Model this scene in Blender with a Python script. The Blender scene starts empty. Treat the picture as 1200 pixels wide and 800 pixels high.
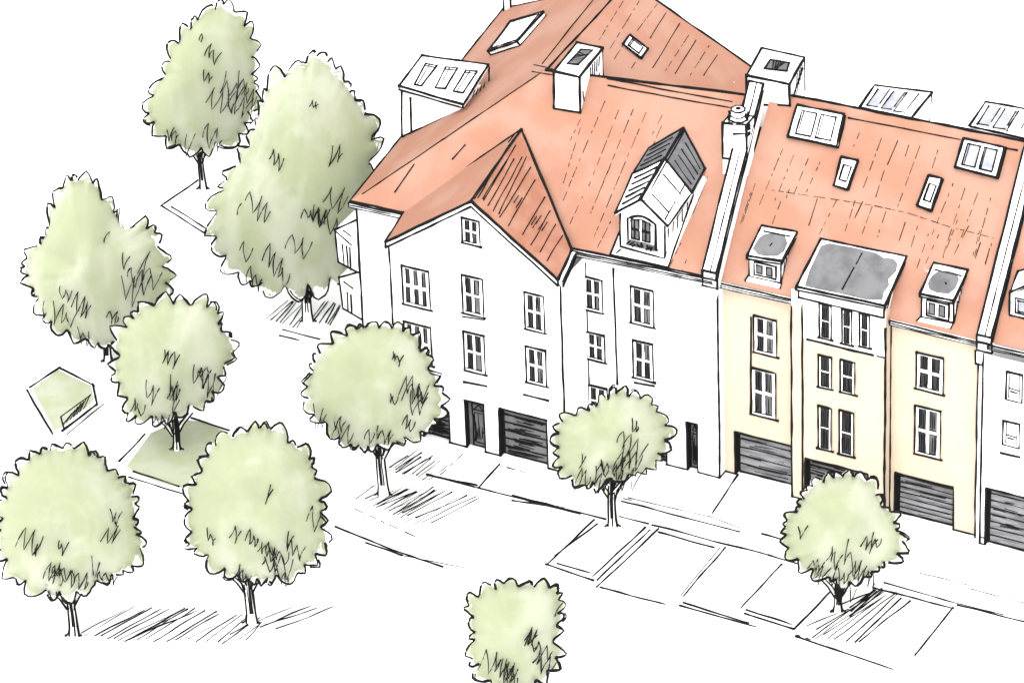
import bpy, math, random
from mathutils import Vector as V, Matrix, noise

random.seed(7)
SC = bpy.context.scene
COL = SC.collection

# ------------------------------------------------------------------ camera
F, EL, AZ, RO = 6029.4, .56581679, .49467801, -.03847124
vw = V((-math.sin(AZ)*math.cos(EL), math.cos(AZ)*math.cos(EL), -math.sin(EL)))
_rt = V((math.cos(AZ), math.sin(AZ), 0))
_up = _rt.cross(vw)
rt = _rt*math.cos(RO) + _up*math.sin(RO)
up = -_rt*math.sin(RO) + _up*math.cos(RO)
def ray(px, py):
    return vw + rt*((px-600)/F) - up*((py-400)/F)
CAM = -ray(843, 560)*280
cd = bpy.data.cameras.new('camera'); cam = bpy.data.objects.new('camera', cd); COL.objects.link(cam)
m = Matrix((rt, up, -vw)).transposed().to_4x4(); m.translation = CAM
cam.matrix_world = m
cd.sensor_width = 36; cd.lens = F/1200*36; cd.clip_start = 1; cd.clip_end = 5000
SC.camera = cam

# ------------------------------------------------------------------ light
SUN_EL, SUN_ROT = math.radians(55), math.radians(164)
w = bpy.data.worlds.new('World'); SC.world = w; w.use_nodes = True
nt = w.node_tree; nt.nodes.clear()
sky = nt.nodes.new('ShaderNodeTexSky'); sky.sky_type = 'NISHITA'; sky.sun_disc = False
sky.sun_elevation = SUN_EL; sky.sun_rotation = SUN_ROT
sky.air_density = 1.0; sky.dust_density = 3.0; sky.ozone_density = 1.0
hs = nt.nodes.new('ShaderNodeHueSaturation'); hs.inputs['Saturation'].default_value = .04   # an overcast, white sky
bg = nt.nodes.new('ShaderNodeBackground'); bg.inputs['Strength'].default_value = .15
wo = nt.nodes.new('ShaderNodeOutputWorld')
nt.links.new(sky.outputs[0], hs.inputs['Color']); nt.links.new(hs.outputs[0], bg.inputs['Color']); nt.links.new(bg.outputs[0], wo.inputs[0])
sl = bpy.data.lights.new('sun', 'SUN'); sl.energy = .5; sl.angle = math.radians(110); sl.color = (1, .985, .96)
so = bpy.data.objects.new('sun', sl); COL.objects.link(so)
sd = V((math.sin(SUN_ROT)*math.cos(SUN_EL), math.cos(SUN_ROT)*math.cos(SUN_EL), math.sin(SUN_EL)))
so.rotation_euler = sd.to_track_quat('Z', 'Y').to_euler(); so.location = (30, -60, 90)
SC.view_settings.view_transform = 'Standard'; SC.view_settings.look = 'None'
SC.view_settings.exposure = 1.75; SC.view_settings.gamma = 1
SC.cycles.max_bounces = 6; SC.cycles.diffuse_bounces = 6

# ------------------------------------------------------------------ pixel -> point on a real surface
def at(px, py, ax, val):
    i = 'xyz'.index(ax); q = ray(px, py); t = (val-CAM[i])/q[i]
    return CAM + q*t
def onp(px, py, pl, off=0.0):
    o, n = pl; q = ray(px, py)
    return CAM + q*((o + n*off - CAM).dot(n)/q.dot(n))
def plane(a, b, c):
    n = (b-a).cross(c-a).normalized()
    if n.z < 0: n = -n
    return (a, n)

# ------------------------------------------------------------------ materials
def mat(name, base, wash=None, scale=.35, lo=.35, hi=.65, rough=.9, grain=.04, stretch=None, attr=None, attr_col=None, white_dabs=0.0):
    m = bpy.data.materials.new(name); m.use_nodes = True
    n = m.node_tree.nodes; L = m.node_tree.links
    b = n['Principled BSDF']; b.inputs['Roughness'].default_value = rough
    b.inputs['Specular IOR Level'].default_value = .1
    tc = n.new('ShaderNodeTexCoord'); src = tc.outputs['Object']
    if stretch:
        mp = n.new('ShaderNodeMapping'); mp.inputs['Scale'].default_value = stretch
        L.new(src, mp.inputs[0]); src = mp.outputs[0]
    def mix(a, c, f):
        x = n.new('ShaderNodeMix'); x.data_type = 'RGBA'
        for s, v in ((x.inputs['A'], a), (x.inputs['B'], c)):
            if hasattr(v, 'links'): L.new(v, s)
            else: s.default_value = (*v, 1)
        if hasattr(f, 'links'): L.new(f, x.inputs['Factor'])
        else: x.inputs['Factor'].default_value = f
        return x.outputs['Result']
    def nz(sc, lo, hi, detail=4, rough=.55):
        t = n.new('ShaderNodeTexNoise'); t.inputs['Scale'].default_value = sc; t.inputs['Detail'].default_value = detail
        t.inputs['Roughness'].default_value = rough
        L.new(src, t.inputs['Vector'])
        r = n.new('ShaderNodeMapRange'); r.inputs['From Min'].default_value = lo; r.inputs['From Max'].default_value = hi
        r.interpolation_type = 'SMOOTHSTEP'
        L.new(t.outputs[0], r.inputs['Value']); return r.outputs[0]
    c = base
    if wash: c = mix(base, wash, nz(scale, lo, hi, 5))
    if white_dabs: c = mix(c, (.8, .8, .8), nz(scale*1.7, 1-white_dabs-.02, 1-white_dabs+.04, 6))
    if attr:
        a = n.new('ShaderNodeAttribute'); a.attribute_name = attr
        ad = n.new('ShaderNodeMath'); ad.operation = 'ADD'; L.new(a.outputs['Fac'], ad.inputs[0])
        ns = n.new('ShaderNodeMath'); ns.operation = 'MULTIPLY_ADD'; L.new(nz(1.1, .3, .7), ns.inputs[0])
        ns.inputs[1].default_value = .09; ns.inputs[2].default_value = -.045; L.new(ns.outputs[0], ad.inputs[1])
        r = n.new('ShaderNodeMapRange'); r.inputs['From Min'].default_value = .985; r.inputs['From Max'].default_value = .998
        L.new(ad.outputs[0], r.inputs['Value']); c = mix(c, attr_col, r.outputs[0])
    if grain:
        g = nz(28, .3, .7, 2)
        gm = n.new('ShaderNodeMath'); gm.operation = 'MULTIPLY_ADD'; L.new(g, gm.inputs[0]); gm.inputs[1].default_value = 2*grain; gm.inputs[2].default_value = 1-grain
        x = n.new('ShaderNodeVectorMath'); x.operation = 'SCALE'
        if hasattr(c, 'links'): L.new(c, x.inputs[0])
        else: x.inputs[0].default_value = c
        L.new(gm.outputs[0], x.inputs['Scale']); c = x.outputs[0]
    if hasattr(c, 'links'): L.new(c, b.inputs['Base Color'])
    else: b.inputs['Base Color'].default_value = (*c, 1)
    return m
WHITE = (.82, .82, .82)
M = {
 'white': mat('white_render', WHITE, grain=.01),
 'ground': mat('pale_paving', (.82, .82, .82), grain=.012),
 'ink': mat('black_line', (.006, .006, .006), grain=0),
 'roof': mat('salmon_tile', (.265, .132, .090), (.288, .162, .120), .33, .38, .62, grain=.05, white_dabs=.26),
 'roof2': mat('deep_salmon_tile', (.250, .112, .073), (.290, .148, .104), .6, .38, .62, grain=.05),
 'cream': mat('cream_render', (.45, .365, .278), (.46, .385, .305), .45, .3, .7, grain=.02),
 'grey': mat('grey_sheet', (.085, .085, .088), (.125, .125, .130), .9, grain=.07),
 'dgrey': mat('dark_pane', (.03, .03, .031), grain=0),
 'door': mat('grey_door', (.10, .10, .105), (.20, .20, .205), 1.2, stretch=(.6, 1, 3), grain=.06),
 'glass': mat('pale_glass', (.20, .215, .25), (.30, .305, .32), 1.6, grain=.02),
 'crown': mat('pale_green_foliage', (.228, .248, .160), (.280, .292, .225), .30, .40, .60, grain=.035, stretch=(1, 1, .45), attr='edge', attr_col=WHITE),
 'lawn': mat('pale_green_grass', (.262, .285, .185), (.310, .325, .248), .5, grain=.03),
}
for k_ in ('crown',):                           # light scatters through a leafy crown
    b_ = M[k_].node_tree.nodes['Principled BSDF']; b_.inputs['Subsurface Weight'].default_value = 1
    b_.inputs['Subsurface Radius'].default_value = (1, 1, 1); b_.inputs['Subsurface Scale'].default_value = 2.0
KEYS = list(M)

# ------------------------------------------------------------------ mesh builder
LW = 1.42
class MB:
    def __init__(s): s.v = []; s.f = []; s.m = []
    def face(s, pts, k):
        b = len(s.v); s.v += [V(p) for p in pts]; s.f.append(tuple(range(b, b+len(pts)))); s.m.append(k)
    def prism(s, pts, off, k, kside=None):
        """polygon pts pushed along off: a closed slab"""
        off = V(off); n = len(pts); b = len(s.v)
        s.v += [V(p) for p in pts] + [V(p)+off for p in pts]
        s.f.append(tuple(range(b, b+n))); s.m.append(k)
        s.f.append(tuple(range(b+2*n-1, b+n-1, -1))); s.m.append(kside or k)
        for i in range(n):
            j = (i+1) % n
            s.f.append((b+i, b+n+i, b+n+j, b+j)); s.m.append(kside or k)
    def box(s, a, c, k):
        x0, y0, z0 = a; x1, y1, z1 = c
        s.prism([(x0, y0, z0), (x1, y0, z0), (x1, y0, z1), (x0, y0, z1)], (0, y1-y0, 0), k)
    def tube(s, P, R, k='ink', n=5):
        if len(P) < 2: return
        b = len(s.v); N = len(P)
        for i, p in enumerate(P):
            t = (P[min(i+1, N-1)] - P[max(i-1, 0)])
            if t.length < 1e-6: t = V((0, 0, 1))
            t.normalize()
            a = t.cross(V((0, 0, 1)) if abs(t.z) < .9 else V((1, 0, 0))).normalized(); c = t.cross(a)
            for q in range(n):
                an = 2*math.pi*q/n
                s.v.append(p + (a*math.cos(an) + c*math.sin(an))*R[i])
        for i in range(N-1):
            for q in range(n):
                r = (q+1) % n
                s.f.append((b+i*n+q, b+i*n+r, b+(i+1)*n+r, b+(i+1)*n+q)); s.m.append(k)
        s.f.append(tuple(b+q for q in range(n-1, -1, -1))); s.m.append(k)
        s.f.append(tuple(b+(N-1)*n+q for q in range(n))); s.m.append(k)
    def stroke(s, a, b, w=.10, wob=.022, over=.06, bow=0):
        """one hand-drawn looking line from a to b"""
        a, b = V(a), V(b); d = b-a; L = d.length
        if L < .02: return
        u = d/L; over = min(over, L*.08)
        a = a - u*random.uniform(-.2, 1)*over; b = b + u*random.uniform(-.2, 1)*over
        n = max(2, min(40, int(L/.45)+2)); wob = min(wob, L*.03)
        s1 = V((random.uniform(-1, 1), random.uniform(-1, 1), random.uniform(-1, 1)))
        ph = random.uniform(0, 50); P = []; R = []
        for i in range(n+1):
            t = i/n; p = a.lerp(b, t)
            nv = noise.noise_vector(V((ph + t*L*.55, ph, 0)))
            nv = nv - u*nv.dot(u)
            P.append(p + nv*wob*1.6 + s1*bow*math.sin(math.pi*t))
            k = 1 + .45*noise.noise(V((ph + t*L*1.3, 7, ph)))
            R.append(w*LW*.5*max(.45, k))
        R[0] *= 1.15; R[-1] *= random.choice((.6, 1.2))
        s.tube(P, R)
    def line(s, pts, w=.10, closed=False, **k):
        pts = list(pts)
        if closed: pts = pts + [pts[0]]
        for a, b in zip(pts, pts[1:]): s.stroke(a, b, w, **k)
    def dash(s, a, b, w=.05, on=.5, off=.28, fill=1.0):
        a, b = V(a), V(b); L = (b-a).length; t = 0
        while t < L:
            e = min(L, t + on*random.uniform(.3, 1.8))
            if random.random() < fill: s.stroke(a.lerp(b, t/L), a.lerp(b, e/L), w*random.uniform(.7, 1.2), .008, .02)
            t = e + off*random.uniform(.3, 1.6)
    def curve(s, P, w):
        """continuous pen line through P with varying pressure"""
        ph = random.uniform(0, 90)
        s.tube(P, [w*1.25*.5*max(.4, 1 + .7*noise.noise(V((ph+i*.35, 3, 1)))) for i in range(len(P))])
    def build(s, name, parent=None, smooth=False):
        me = bpy.data.meshes.new(name)
        O = V((0, 0, 0))
        if parent is not None and not isinstance(parent, bpy.types.Object): parent = None
        wl = world_loc(parent) if parent else (sum(s.v, V())/len(s.v))
        me.from_pydata([tuple(p - wl) for p in s.v], [], s.f)
        used = sorted(set(s.m), key=KEYS.index)
        for k in used: me.materials.append(M[k])
        me.polygons.foreach_set('material_index', [used.index(k) for k in s.m])
        if smooth: me.polygons.foreach_set('use_smooth', [True]*len(s.f))
        me.update()
        o = bpy.data.objects.new(name, me); COL.objects.link(o)
        if parent: o.parent = parent
        else: o.location = wl
        return o
def world_loc(o):
    p = V((0, 0, 0))
    while o: p += o.location; o = o.parent
    return p
def tag(o, label=None, cat=None, group=None, kind=None):
    for k, v in (('label', label), ('category', cat), ('group', group), ('kind', kind)):
        if v: o[k] = v
    return o
def thing(name, loc, label, cat, group=None):
    o = bpy.data.objects.new(name, None); COL.objects.link(o); o.location = loc; o.empty_display_size = .5
    return tag(o, label, cat, group)

def rect(tl, tr, br, bl, y):
    P = [at(*p, 'y', y) for p in (tl, tr, br, bl)]
    x0 = (P[0].x+P[3].x)/2; x1 = (P[1].x+P[2].x)/2
    z1 = (P[0].z+P[1].z)/2; z0 = (P[2].z+P[3].z)/2
    return x0, x1, z0, z1

# ================================================================== the ground
g = MB(); S = 900
g.face([(-S, -300, 0), (S, -300, 0), (S, S*1.6, 0), (-S, S*1.6, 0)], 'ground')
tag(g.build('ground'), kind='structure')
def G(px, py, z=.02): return at(px, py, 'z', z)
# raised pavement in front of the houses, its kerb along the road
kerbpx = [(500, 556), (561, 571.5), (680, 602), (764, 614.5), (900, 650), (1023, 686), (1116, 712), (1200, 729), (1240, 739)]
backpx = [(1240, 670), (1141, 640), (843, 562), (657, 556), (528, 520)]
kb = [G(*p, 0) for p in kerbpx]; bk = [G(*p, 0) for p in backpx]
pv = MB()
for i in range(0): pass
top = [p + V((0, 0, .012)) for p in kb] + [p + V((0, 0, .012)) for p in bk]
pv.face(top, 'ground')
tag(pv.build('pavement'), kind='structure')
mk = MB()
K = 'ground'
road = [
 [(500,556),(561,571.5)],[(561,571.5),(680,602)],[(515,559),(560,569)],[(600,586),(655,594)],[(561,571),(585,544)],
 [(394,617),(462,645)],[(462,645),(519,664)],[(431,636),(470,650)],
 [(600,580),(709,608)],[(600,586),(660,595)],[(726,605),(759,613)],[(764,614.5),(900,650)],[(729,587),(867,623)],
 [(892,625),(935,637)],[(864,557),(835,600)],[(900,650),(936,660)],
 [(696,609),(640,661)],[(640,661),(694,679)],[(700,613),(651,650)],[(654,660),(693,671)],[(755,619),(695,674)],[(762,620),(700,679)],[(771,620),(699,687)],
 [(771,623),(836,641)],[(704,688),(777,707)],[(849,642),(801,697)],[(796,709),(886,734)],[(802,706),(875,729)],
 [(916,660),(868,712)],[(875,714),(926,731)],[(873,719),(931,737)],[(973,693),(931.5,736)],
 [(1038,683),(1124,707)],[(1023,688),(1116,712)],[(1124,709),(1200,728)],[(1116,712),(1073,766)],[(934,746),(1045,783)],
 [(231,212),(189,241)],[(189,241),(246,277)],[(201,242),(242,268)],[(332,386),(374,397)],[(328,393),(351,399)],
]
for a, b in road: mk.stroke(G(*a), G(*b), .085, .03, .15)
for a, b in [[(470,650),(546,665)],[(1124,707),(1176,720)],[(736,583),(832,605)],[(832,605),(867,618)],[(844,641),(795,700)],[(1078,671),(1139,686)],[(731,584),(741,586)],[(1139,690),(1200,706)]]:
    mk.stroke(G(*a), G(*b), .045, .02, .1)
for a, b in [[(542,532),(516,556)],[(585,545),(615,553)],[(416,596),(490,630)],[(934,743),(950,749)]]:
    mk.dash(G(*a), G(*b), .05)
tag(mk.build('road_markings'), 'thin black kerb, driveway and parking bay lines drawn on the white ground', kind='structure')

# tree shadows drawn in as black hatch strokes on the ground beside the trunks
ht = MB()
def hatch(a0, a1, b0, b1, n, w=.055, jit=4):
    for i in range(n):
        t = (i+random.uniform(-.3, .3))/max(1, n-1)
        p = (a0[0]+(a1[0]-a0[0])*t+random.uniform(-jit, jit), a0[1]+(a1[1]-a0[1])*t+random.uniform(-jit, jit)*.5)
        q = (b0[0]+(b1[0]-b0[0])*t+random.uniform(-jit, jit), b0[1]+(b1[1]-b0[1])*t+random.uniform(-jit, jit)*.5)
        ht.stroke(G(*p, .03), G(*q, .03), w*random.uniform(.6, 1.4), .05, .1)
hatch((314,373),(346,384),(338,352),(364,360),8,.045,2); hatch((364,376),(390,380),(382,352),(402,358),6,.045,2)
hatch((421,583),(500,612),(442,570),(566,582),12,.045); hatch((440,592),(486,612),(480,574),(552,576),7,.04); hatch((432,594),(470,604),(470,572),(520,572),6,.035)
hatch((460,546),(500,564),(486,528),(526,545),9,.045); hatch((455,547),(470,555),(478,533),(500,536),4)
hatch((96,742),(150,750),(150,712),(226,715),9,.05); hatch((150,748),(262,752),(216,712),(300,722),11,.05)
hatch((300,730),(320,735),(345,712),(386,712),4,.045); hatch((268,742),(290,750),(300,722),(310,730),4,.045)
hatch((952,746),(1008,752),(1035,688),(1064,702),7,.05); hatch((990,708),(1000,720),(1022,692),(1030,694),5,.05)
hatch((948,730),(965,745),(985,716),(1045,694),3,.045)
tag(ht.build('shadow_hatching'), 'loose black hatch strokes drawn as tree shadows on the ground beside the trunks', kind='stuff')

# green patches
lw = MB()
lw.face([G(*p, .016) for p in [(148,546),(177,507),(213,491),(236,494),(264,505),(250,520),(238,545),(216,572),(190,566),(160,555)]], 'lawn')
for a, b in [[(170,508),(140,540)],[(152,559),(214,578)],[(156,552),(211,570)],[(226,490),(268,504)]]: lw.stroke(G(*a), G(*b), .085, .03, .15)
tag(lw.build('lawn'), kind='structure')
bd = MB()
hexa = [(34,455),(69,431),(109,451),(114,473),(72,505),(62,507)]
top = [G(*p, .3) for p in hexa]
bd.prism(top, (0, 0, -.3), 'white')
bd.face([G(*p, .305) for p in [(38,456),(68,433),(107,452),(110,469),(74,500),(64,504)]], 'lawn')
for a, b in [[(36,453),(69,431)],[(69,431),(109,451)],[(109,451),(114,473)],[(114,473),(72,505)],[(32,458),(62,509)]]: bd.stroke(G(*a, .31), G(*b, .31), .1, .03, .15)
bd.stroke(G(121,473,.02), G(77,510,.02), .05); bd.stroke(G(71,488,.31), G(75,502,.31), .07); bd.stroke(G(72,488,.31), G(106,463,.31), .05)
for i in range(7):
    bd.stroke(G(74+i*4, 497-i*3, .32), G(84+i*3.6, 484-i*3.6, .32), .045)
tag(bd.build('planting_bed'), 'small raised six-sided green planting bed between the leftmost trees', 'planting bed')

# ================================================================== windows and doors
def window(parent, tl, tr, br, bl, y, cols=2, rows=2, sill=True, style='dark', name='window', sub=None):
    x0, x1, z0, z1 = rect(tl, tr, br, bl, y)
    f = MB(); p = MB(); t = .07
    W = x1-x0; H = z1-z0; e = max(.1, min(.2, W*.16)); c = max(.1, W*.15)
    yo = y-t
    f.box((x0, yo, z0), (x0+e, y+.002, z1), 'white'); f.box((x1-e, yo, z0), (x1, y+.002, z1), 'white')
    f.box((x0+e, yo, z1-e*.6), (x1-e, y+.002, z1), 'white'); f.box((x0+e, yo, z0), (x1-e, y+.002, z0+e), 'white')
    cw = (W-2*e-(cols-1)*c)/cols; rh = (H-1.6*e-(rows-1)*c)/rows
    for i in range(1, cols): xx = x0+e+i*cw+(i-1)*c; f.box((xx, yo+.01, z0+e), (xx+c, y+.002, z1-e*.6), 'white')
    for j in range(1, rows):
        zz = z0+e+j*rh+(j-1)*c; 
        for i in range(cols): xx = x0+e+i*(cw+c); f.box((xx, yo+.01, zz), (xx+cw, y+.002, zz+c), 'white')
    C = [V((x0, yo, z1)), V((x1, yo, z1)), V((x1, yo, z0)), V((x0, yo, z0))]
    f.stroke(C[0], C[1], .095, .015); f.stroke(C[1], C[2], .06, .015); f.stroke(C[3], C[2], .07, .015); f.stroke(C[0], C[3], .085, .015)
    if sill:
        f.stroke(C[3]+V((-.08, 0, -.02)), C[2]+V((.12, 0, -.02)), .085, .01)
        f.stroke(C[3]+V((.15, 0, e*.9)), C[2]+V((-e, 0, e*.9)), .05, .01)
    for i in range(cols):
        for j in range(rows):
            a = x0+e+i*(cw+c); b = z0+e+j*(rh+c)
            if style == 'dark':
                p.box((a, y-.03, b), (a+cw, y+.002, b+rh), 'grey' if (i and random.random() < .75) else 'dgrey')
                n = max(2, int(cw/.1)); dense = .9 if i == 0 else .6
                p.line([V((a, y-.045, b)), V((a, y-.045, b+rh)), V((a+cw, y-.045, b+rh)), V((a+cw, y-.045, b))], .038, True, wob=.012)
                for q in range(n):
                    if random.random() < dense:
                        xx = a+cw*(q+.5)/n
                        p.stroke(V((xx+random.uniform(-.03, .03), y-.045, b+rh*random.uniform(.02, .2))), V((xx+random.uniform(-.04, .04), y-.045, b+rh*random.uniform(.8, .98))), .040, .02)
            else:
                p.box((a, y-.03, b), (a+cw, y+.002, b+rh), 'white')
                p.stroke(V((a+.06, y-.045, b+rh*.4)), V((a+cw-.05, y-.045, b+rh*.37)), .06, .01)
                p.stroke(V((a+.1, y-.045, b+rh*.27)), V((a+cw-.1, y-.045, b+rh*.25)), .06, .01)
                p.stroke(V((a, y-.045, b)), V((a, y-.045, b+rh)), .06, .01); p.stroke(V((a+cw, y-.045, b)), V((a+cw, y-.045, b+rh)), .05, .01)
    fo = f.build(name, parent)
    p.build('pane', fo)
    return fo

DEP = .42
def opening(tl, tr, br, bl, y):
    """opening rectangle in the wall plane y, reaching the ground"""
    x0, x1, z0, z1 = rect(tl, tr, br, bl, y); return (x0, x1, 0.0, z1)
def wall_holes(mb, x0, x1, z0, z1, y, holes, k, split=None):
    xs = sorted({x0, x1, *[h[0] for h in holes], *[h[1] for h in holes]}); zs = sorted({z0, z1, *[h[3] for h in holes], *([split[0]] if split else [])})
    for a, b in zip(xs, xs[1:]):
        for c, d in zip(zs, zs[1:]):
            mx, mz = (a+b)/2, (c+d)/2
            if any(h[0] < mx < h[1] and h[2] < mz < h[3] for h in holes): continue
            mb.face([(a, y, c), (b, y, c), (b, y, d), (a, y, d)], split[1] if split and mz > split[0] else k)
    for h in holes:
        a, b, _, d = h
        mb.face([(a, y, 0), (a, y+DEP, 0), (a, y+DEP, d), (a, y, d)], 'white')
        mb.face([(b, y, 0), (b, y+DEP, 0), (b, y+DEP, d), (b, y, d)], 'white')
        mb.face([(a, y, d), (b, y, d), (b, y+DEP, d), (a, y+DEP, d)], 'white')
        mb.face([(a, y+DEP, 0), (b, y+DEP, 0), (b, y+DEP, d), (a, y+DEP, d)], 'dgrey')
        mb.stroke((a, y, 0), (a, y, d), .09); mb.stroke((b, y, 0), (b, y, d), .08); mb.stroke((a, y, d), (b, y, d), .11)
        mb.stroke((a, y, 0), (a, y+DEP, 0), .07)
def base_line(mb, x0, x1, y, holes):
    xs = [x0]
    for h in sorted(holes): xs += [h[0], h[1]]
    xs.append(x1)
    for a, b in zip(xs[::2], xs[1::2]):
        if b-a > .05: mb.stroke((a, y, .03), (b, y, .03), .10)
def garage(parent, h, y, slats=7, dark=False, name='garage_door'):
    a, b, _, d = h; m = MB(); yy = y+DEP-.1
    m.box((a+.02, yy, .03), (b-.02, yy+.08, d-.02), 'door' if not dark else 'grey')
    m.line([V((a+.12, yy, .08)), V((a+.12, yy, d-.08)), V((b-.08, yy, d-.08)), V((b-.08, yy, .08))], .1, True)
    for i in range(1, slats):
        z = .08+(d-.1)*i/slats
        m.stroke((a+.15, yy, z), (b-.1, yy, z+random.uniform(-.03, .03)), .06 if not dark else .09, .03)
    n = 12 if not dark else 34
    for i in range(n):
        z = random.uniform(.15, d-.15); x = random.uniform(a+.2, a+(b-a)*.5); l = random.uniform(.3, .9)*(b-x-.12)
        m.stroke((x, yy, z), (x+l, yy, z+random.uniform(-.06, .06)), .035 if not dark else .05, .03)
    for k in range(3): m.stroke((a+.03, y+.1+.12*k, .1), (a+.03, y+.1+.12*k, d-.1), .07)
    return m.build(name, parent)
def door(parent, h, y, name='door'):
    a, b, _, d = h; m = MB(); yy = y+DEP-.1
    m.box((a+.02, yy, .03), (b-.02, yy+.08, d-.02), 'grey')
    x0 = a+.3 if b-a > .9 else a+.1; x1 = b-.1
    m.line([V((x0, yy, .1)), V((x0, yy, d-.15)), V((x1, yy, d-.15)), V((x1, yy, .1))], .08, True)
    m.line([V((x0+.12, yy, .3)), V((x0+.12, yy, d*.72)), V((x1-.1, yy, d*.72)), V((x1-.1, yy, .3))], .05, True)
    m.line([V((x0+.1, yy, d*.78)), V(((x0+x1)/2, yy, d*.9)), V((x1-.1, yy, d*.78))], .06, True)
    for k in range(7):
        x = x0+.1+(x1-x0-.2)*random.random(); m.stroke((x, yy, random.uniform(.3, .8)), (x+random.uniform(-.1, .1), yy, random.uniform(1.2, d-.6)), .045, .04)
    for k in range(3): m.stroke((a+.03, y+.1+.12*k, .1), (a+.03, y+.1+.12*k, d-.1), .06)
    o = m.build(name, parent)
    hd = MB(); hd.box((x1-.22, yy-.09, 1.0), (x1-.14, yy-.02, 1.12), 'ink'); hd.build('handle', o)
    return o
def ledge(mb, a, b, y, w=.1): mb.stroke(at(*a, 'y', y-.02), at(*b, 'y', y-.02), w, .02)

# shared roof shapes -------------------------------------------------------------
YR = 6.5                                        # the ridge runs 6.5 m behind the front wall
EY = -.25
cornerL = at(410, 236, 'y', EY); eaveR = at(836, 326, 'y', EY)
ridgeL = at(640, 82, 'y', YR); ridgeR = at(890, 113, 'y', YR)
WP = plane(cornerL, eaveR, (ridgeL+ridgeR)/2)    # front slope of the white corner house
def W(px, py, off=0): return onp(px, py, WP, off)
ridgeL, ridgeR = W(640, 82), W(890, 113)
yEaveL = at(841, 328, 'y', .3); yEaveR = at(1150, 400, 'y', .3)
yRidgeL = at(905, 107, 'y', YR); yRidgeR = at(1200, 165, 'y', YR)
YP = plane(yEaveL, yEaveR, (yRidgeL+yRidgeR)/2)  # front slope of the cream terrace
def Y(px, py, off=0): return onp(px, py, YP, off)
yRidgeL, yRidgeR = Y(905, 107), Y(1200, 165)
farL = at(590, 10, 'z', cornerL.z); LP = plane(cornerL, farL, ridgeL)                # left slope of the rear wing
apex = onp(737, -22, LP)
def Lp(px, py, off=0): return onp(px, py, LP, off)
rEave0 = at(880, 78, 'y', 17.0)
rEave = apex + (rEave0-apex)*1.25
RP = plane(apex, rEave0, ridgeL)
def Rp(px, py, off=0): return onp(px, py, RP, off)

def slab(mb, pts, k, th=.22, w=.11, edges=None):
    n = (pts[1]-pts[0]).cross(pts[2]-pts[0]).normalized()
    if n.z < 0: n = -n
    mb.prism(pts, -n*th, k, 'white')
    for i in (edges if edges is not None else range(len(pts))):
        mb.stroke(pts[i], pts[(i+1) % len(pts)], w)
def wedge(mb, P, onroof, lead, k, kt=None, w=.095, skip=()):
    pass

def box_dormer(parent, name, top4, bot2, conv, kpaint, yf=None, win=None, paint=None, label=None, lines=()):
    """flat roofed dormer: top4 = back left, back right, front right, front left (pixels); bot2 = front bottom left/right"""
    mid = ((bot2[0][0]+bot2[1][0])/2, (bot2[0][1]+bot2[1][1])/2)
    if yf is None: yf = conv(*mid).y
    bl, br = conv(*top4[0]), conv(*top4[1])
    fl = at(*top4[3], 'y', yf-.15); fr = onp(*top4[2], plane(bl, br, fl))
    b0, b1 = at(*bot2[0], 'y', yf), at(*bot2[1], 'y', yf)
    m = MB()
    th = V((0, 0, -.18))
    m.prism([bl, br, fr, fl], th, 'white')
    m.line([bl, br, fr, fl], .11, True)
    m.line([fl+th, fr+th, br+th], .08)
    m.stroke(fl, fl+th, .1); m.stroke(fr, fr+th, .1)
    if paint:
        nn = (br-bl).cross(fl-bl).normalized(); nn = nn if nn.z > 0 else -nn
        m.prism([onp(x, y, (bl, nn), .02) for x, y in paint], nn*-.015, 'grey')
        for a_, c_ in lines: m.stroke(onp(*a_, (bl, nn), .04), onp(*c_, (bl, nn), .04), .06)
    t0 = V((b0.x, yf, fl.z-.18)); t1 = V((b1.x, yf, fr.z-.18))
    B0 = V((b0.x, bl.y, bl.z-.2)); B1 = V((b1.x, br.y, br.z-.2))
    m.face([b0, b1, t1, t0], 'white')
    q0 = V((b0.x, bl.y, b0.z)); q1 = V((b1.x, br.y, b1.z))
    m.face([b1, q1, B1, t1], 'white'); m.face([b0, q0, B0, t0], 'white')
    m.stroke(b0, t0, .085); m.stroke(b1, t1, .085)
    # where the cheek meets the roof
    o, n = conv(*mid), None
    cr = conv(*bot2[1])
    m.stroke(b1, B1, .08); m.stroke(b0+V((0, -.03, 0)), b1+V((0, -.03, 0)), .08)
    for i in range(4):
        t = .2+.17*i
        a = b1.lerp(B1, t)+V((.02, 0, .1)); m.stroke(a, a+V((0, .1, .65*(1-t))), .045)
    o = m.build(name, parent)
    if label: o['label'] = label
    if win:
        wm = MB(); x0, x1 = b0.x+.25*(b1.x-b0.x)/1.5, b1.x-.2*(b1.x-b0.x)/1.5; z0, z1 = b0.z+.2, t0.z-.15
        wm.box((x0, yf-.05, z0), (x1, yf-.005, z1), 'white')
        wm.line([V((x0, yf-.05, z0)), V((x0, yf-.05, z1)), V((x1, yf-.05, z1)), V((x1, yf-.05, z0))], .08, True)
        for i in range(2):
            a = x0+(x1-x0)*(.12+.45*i); b = a+(x1-x0)*.26
            wm.box((a, yf-.08, z0+.15), (b, yf-.06, z1-.15), 'grey')
            wm.line([V((a, yf-.08, z0+.15)), V((a, yf-.08, z1-.15)), V((b, yf-.08, z1-.15)), V((b, yf-.08, z0+.15))], .055, True)
        wm.build('window', o)
    return o
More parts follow.
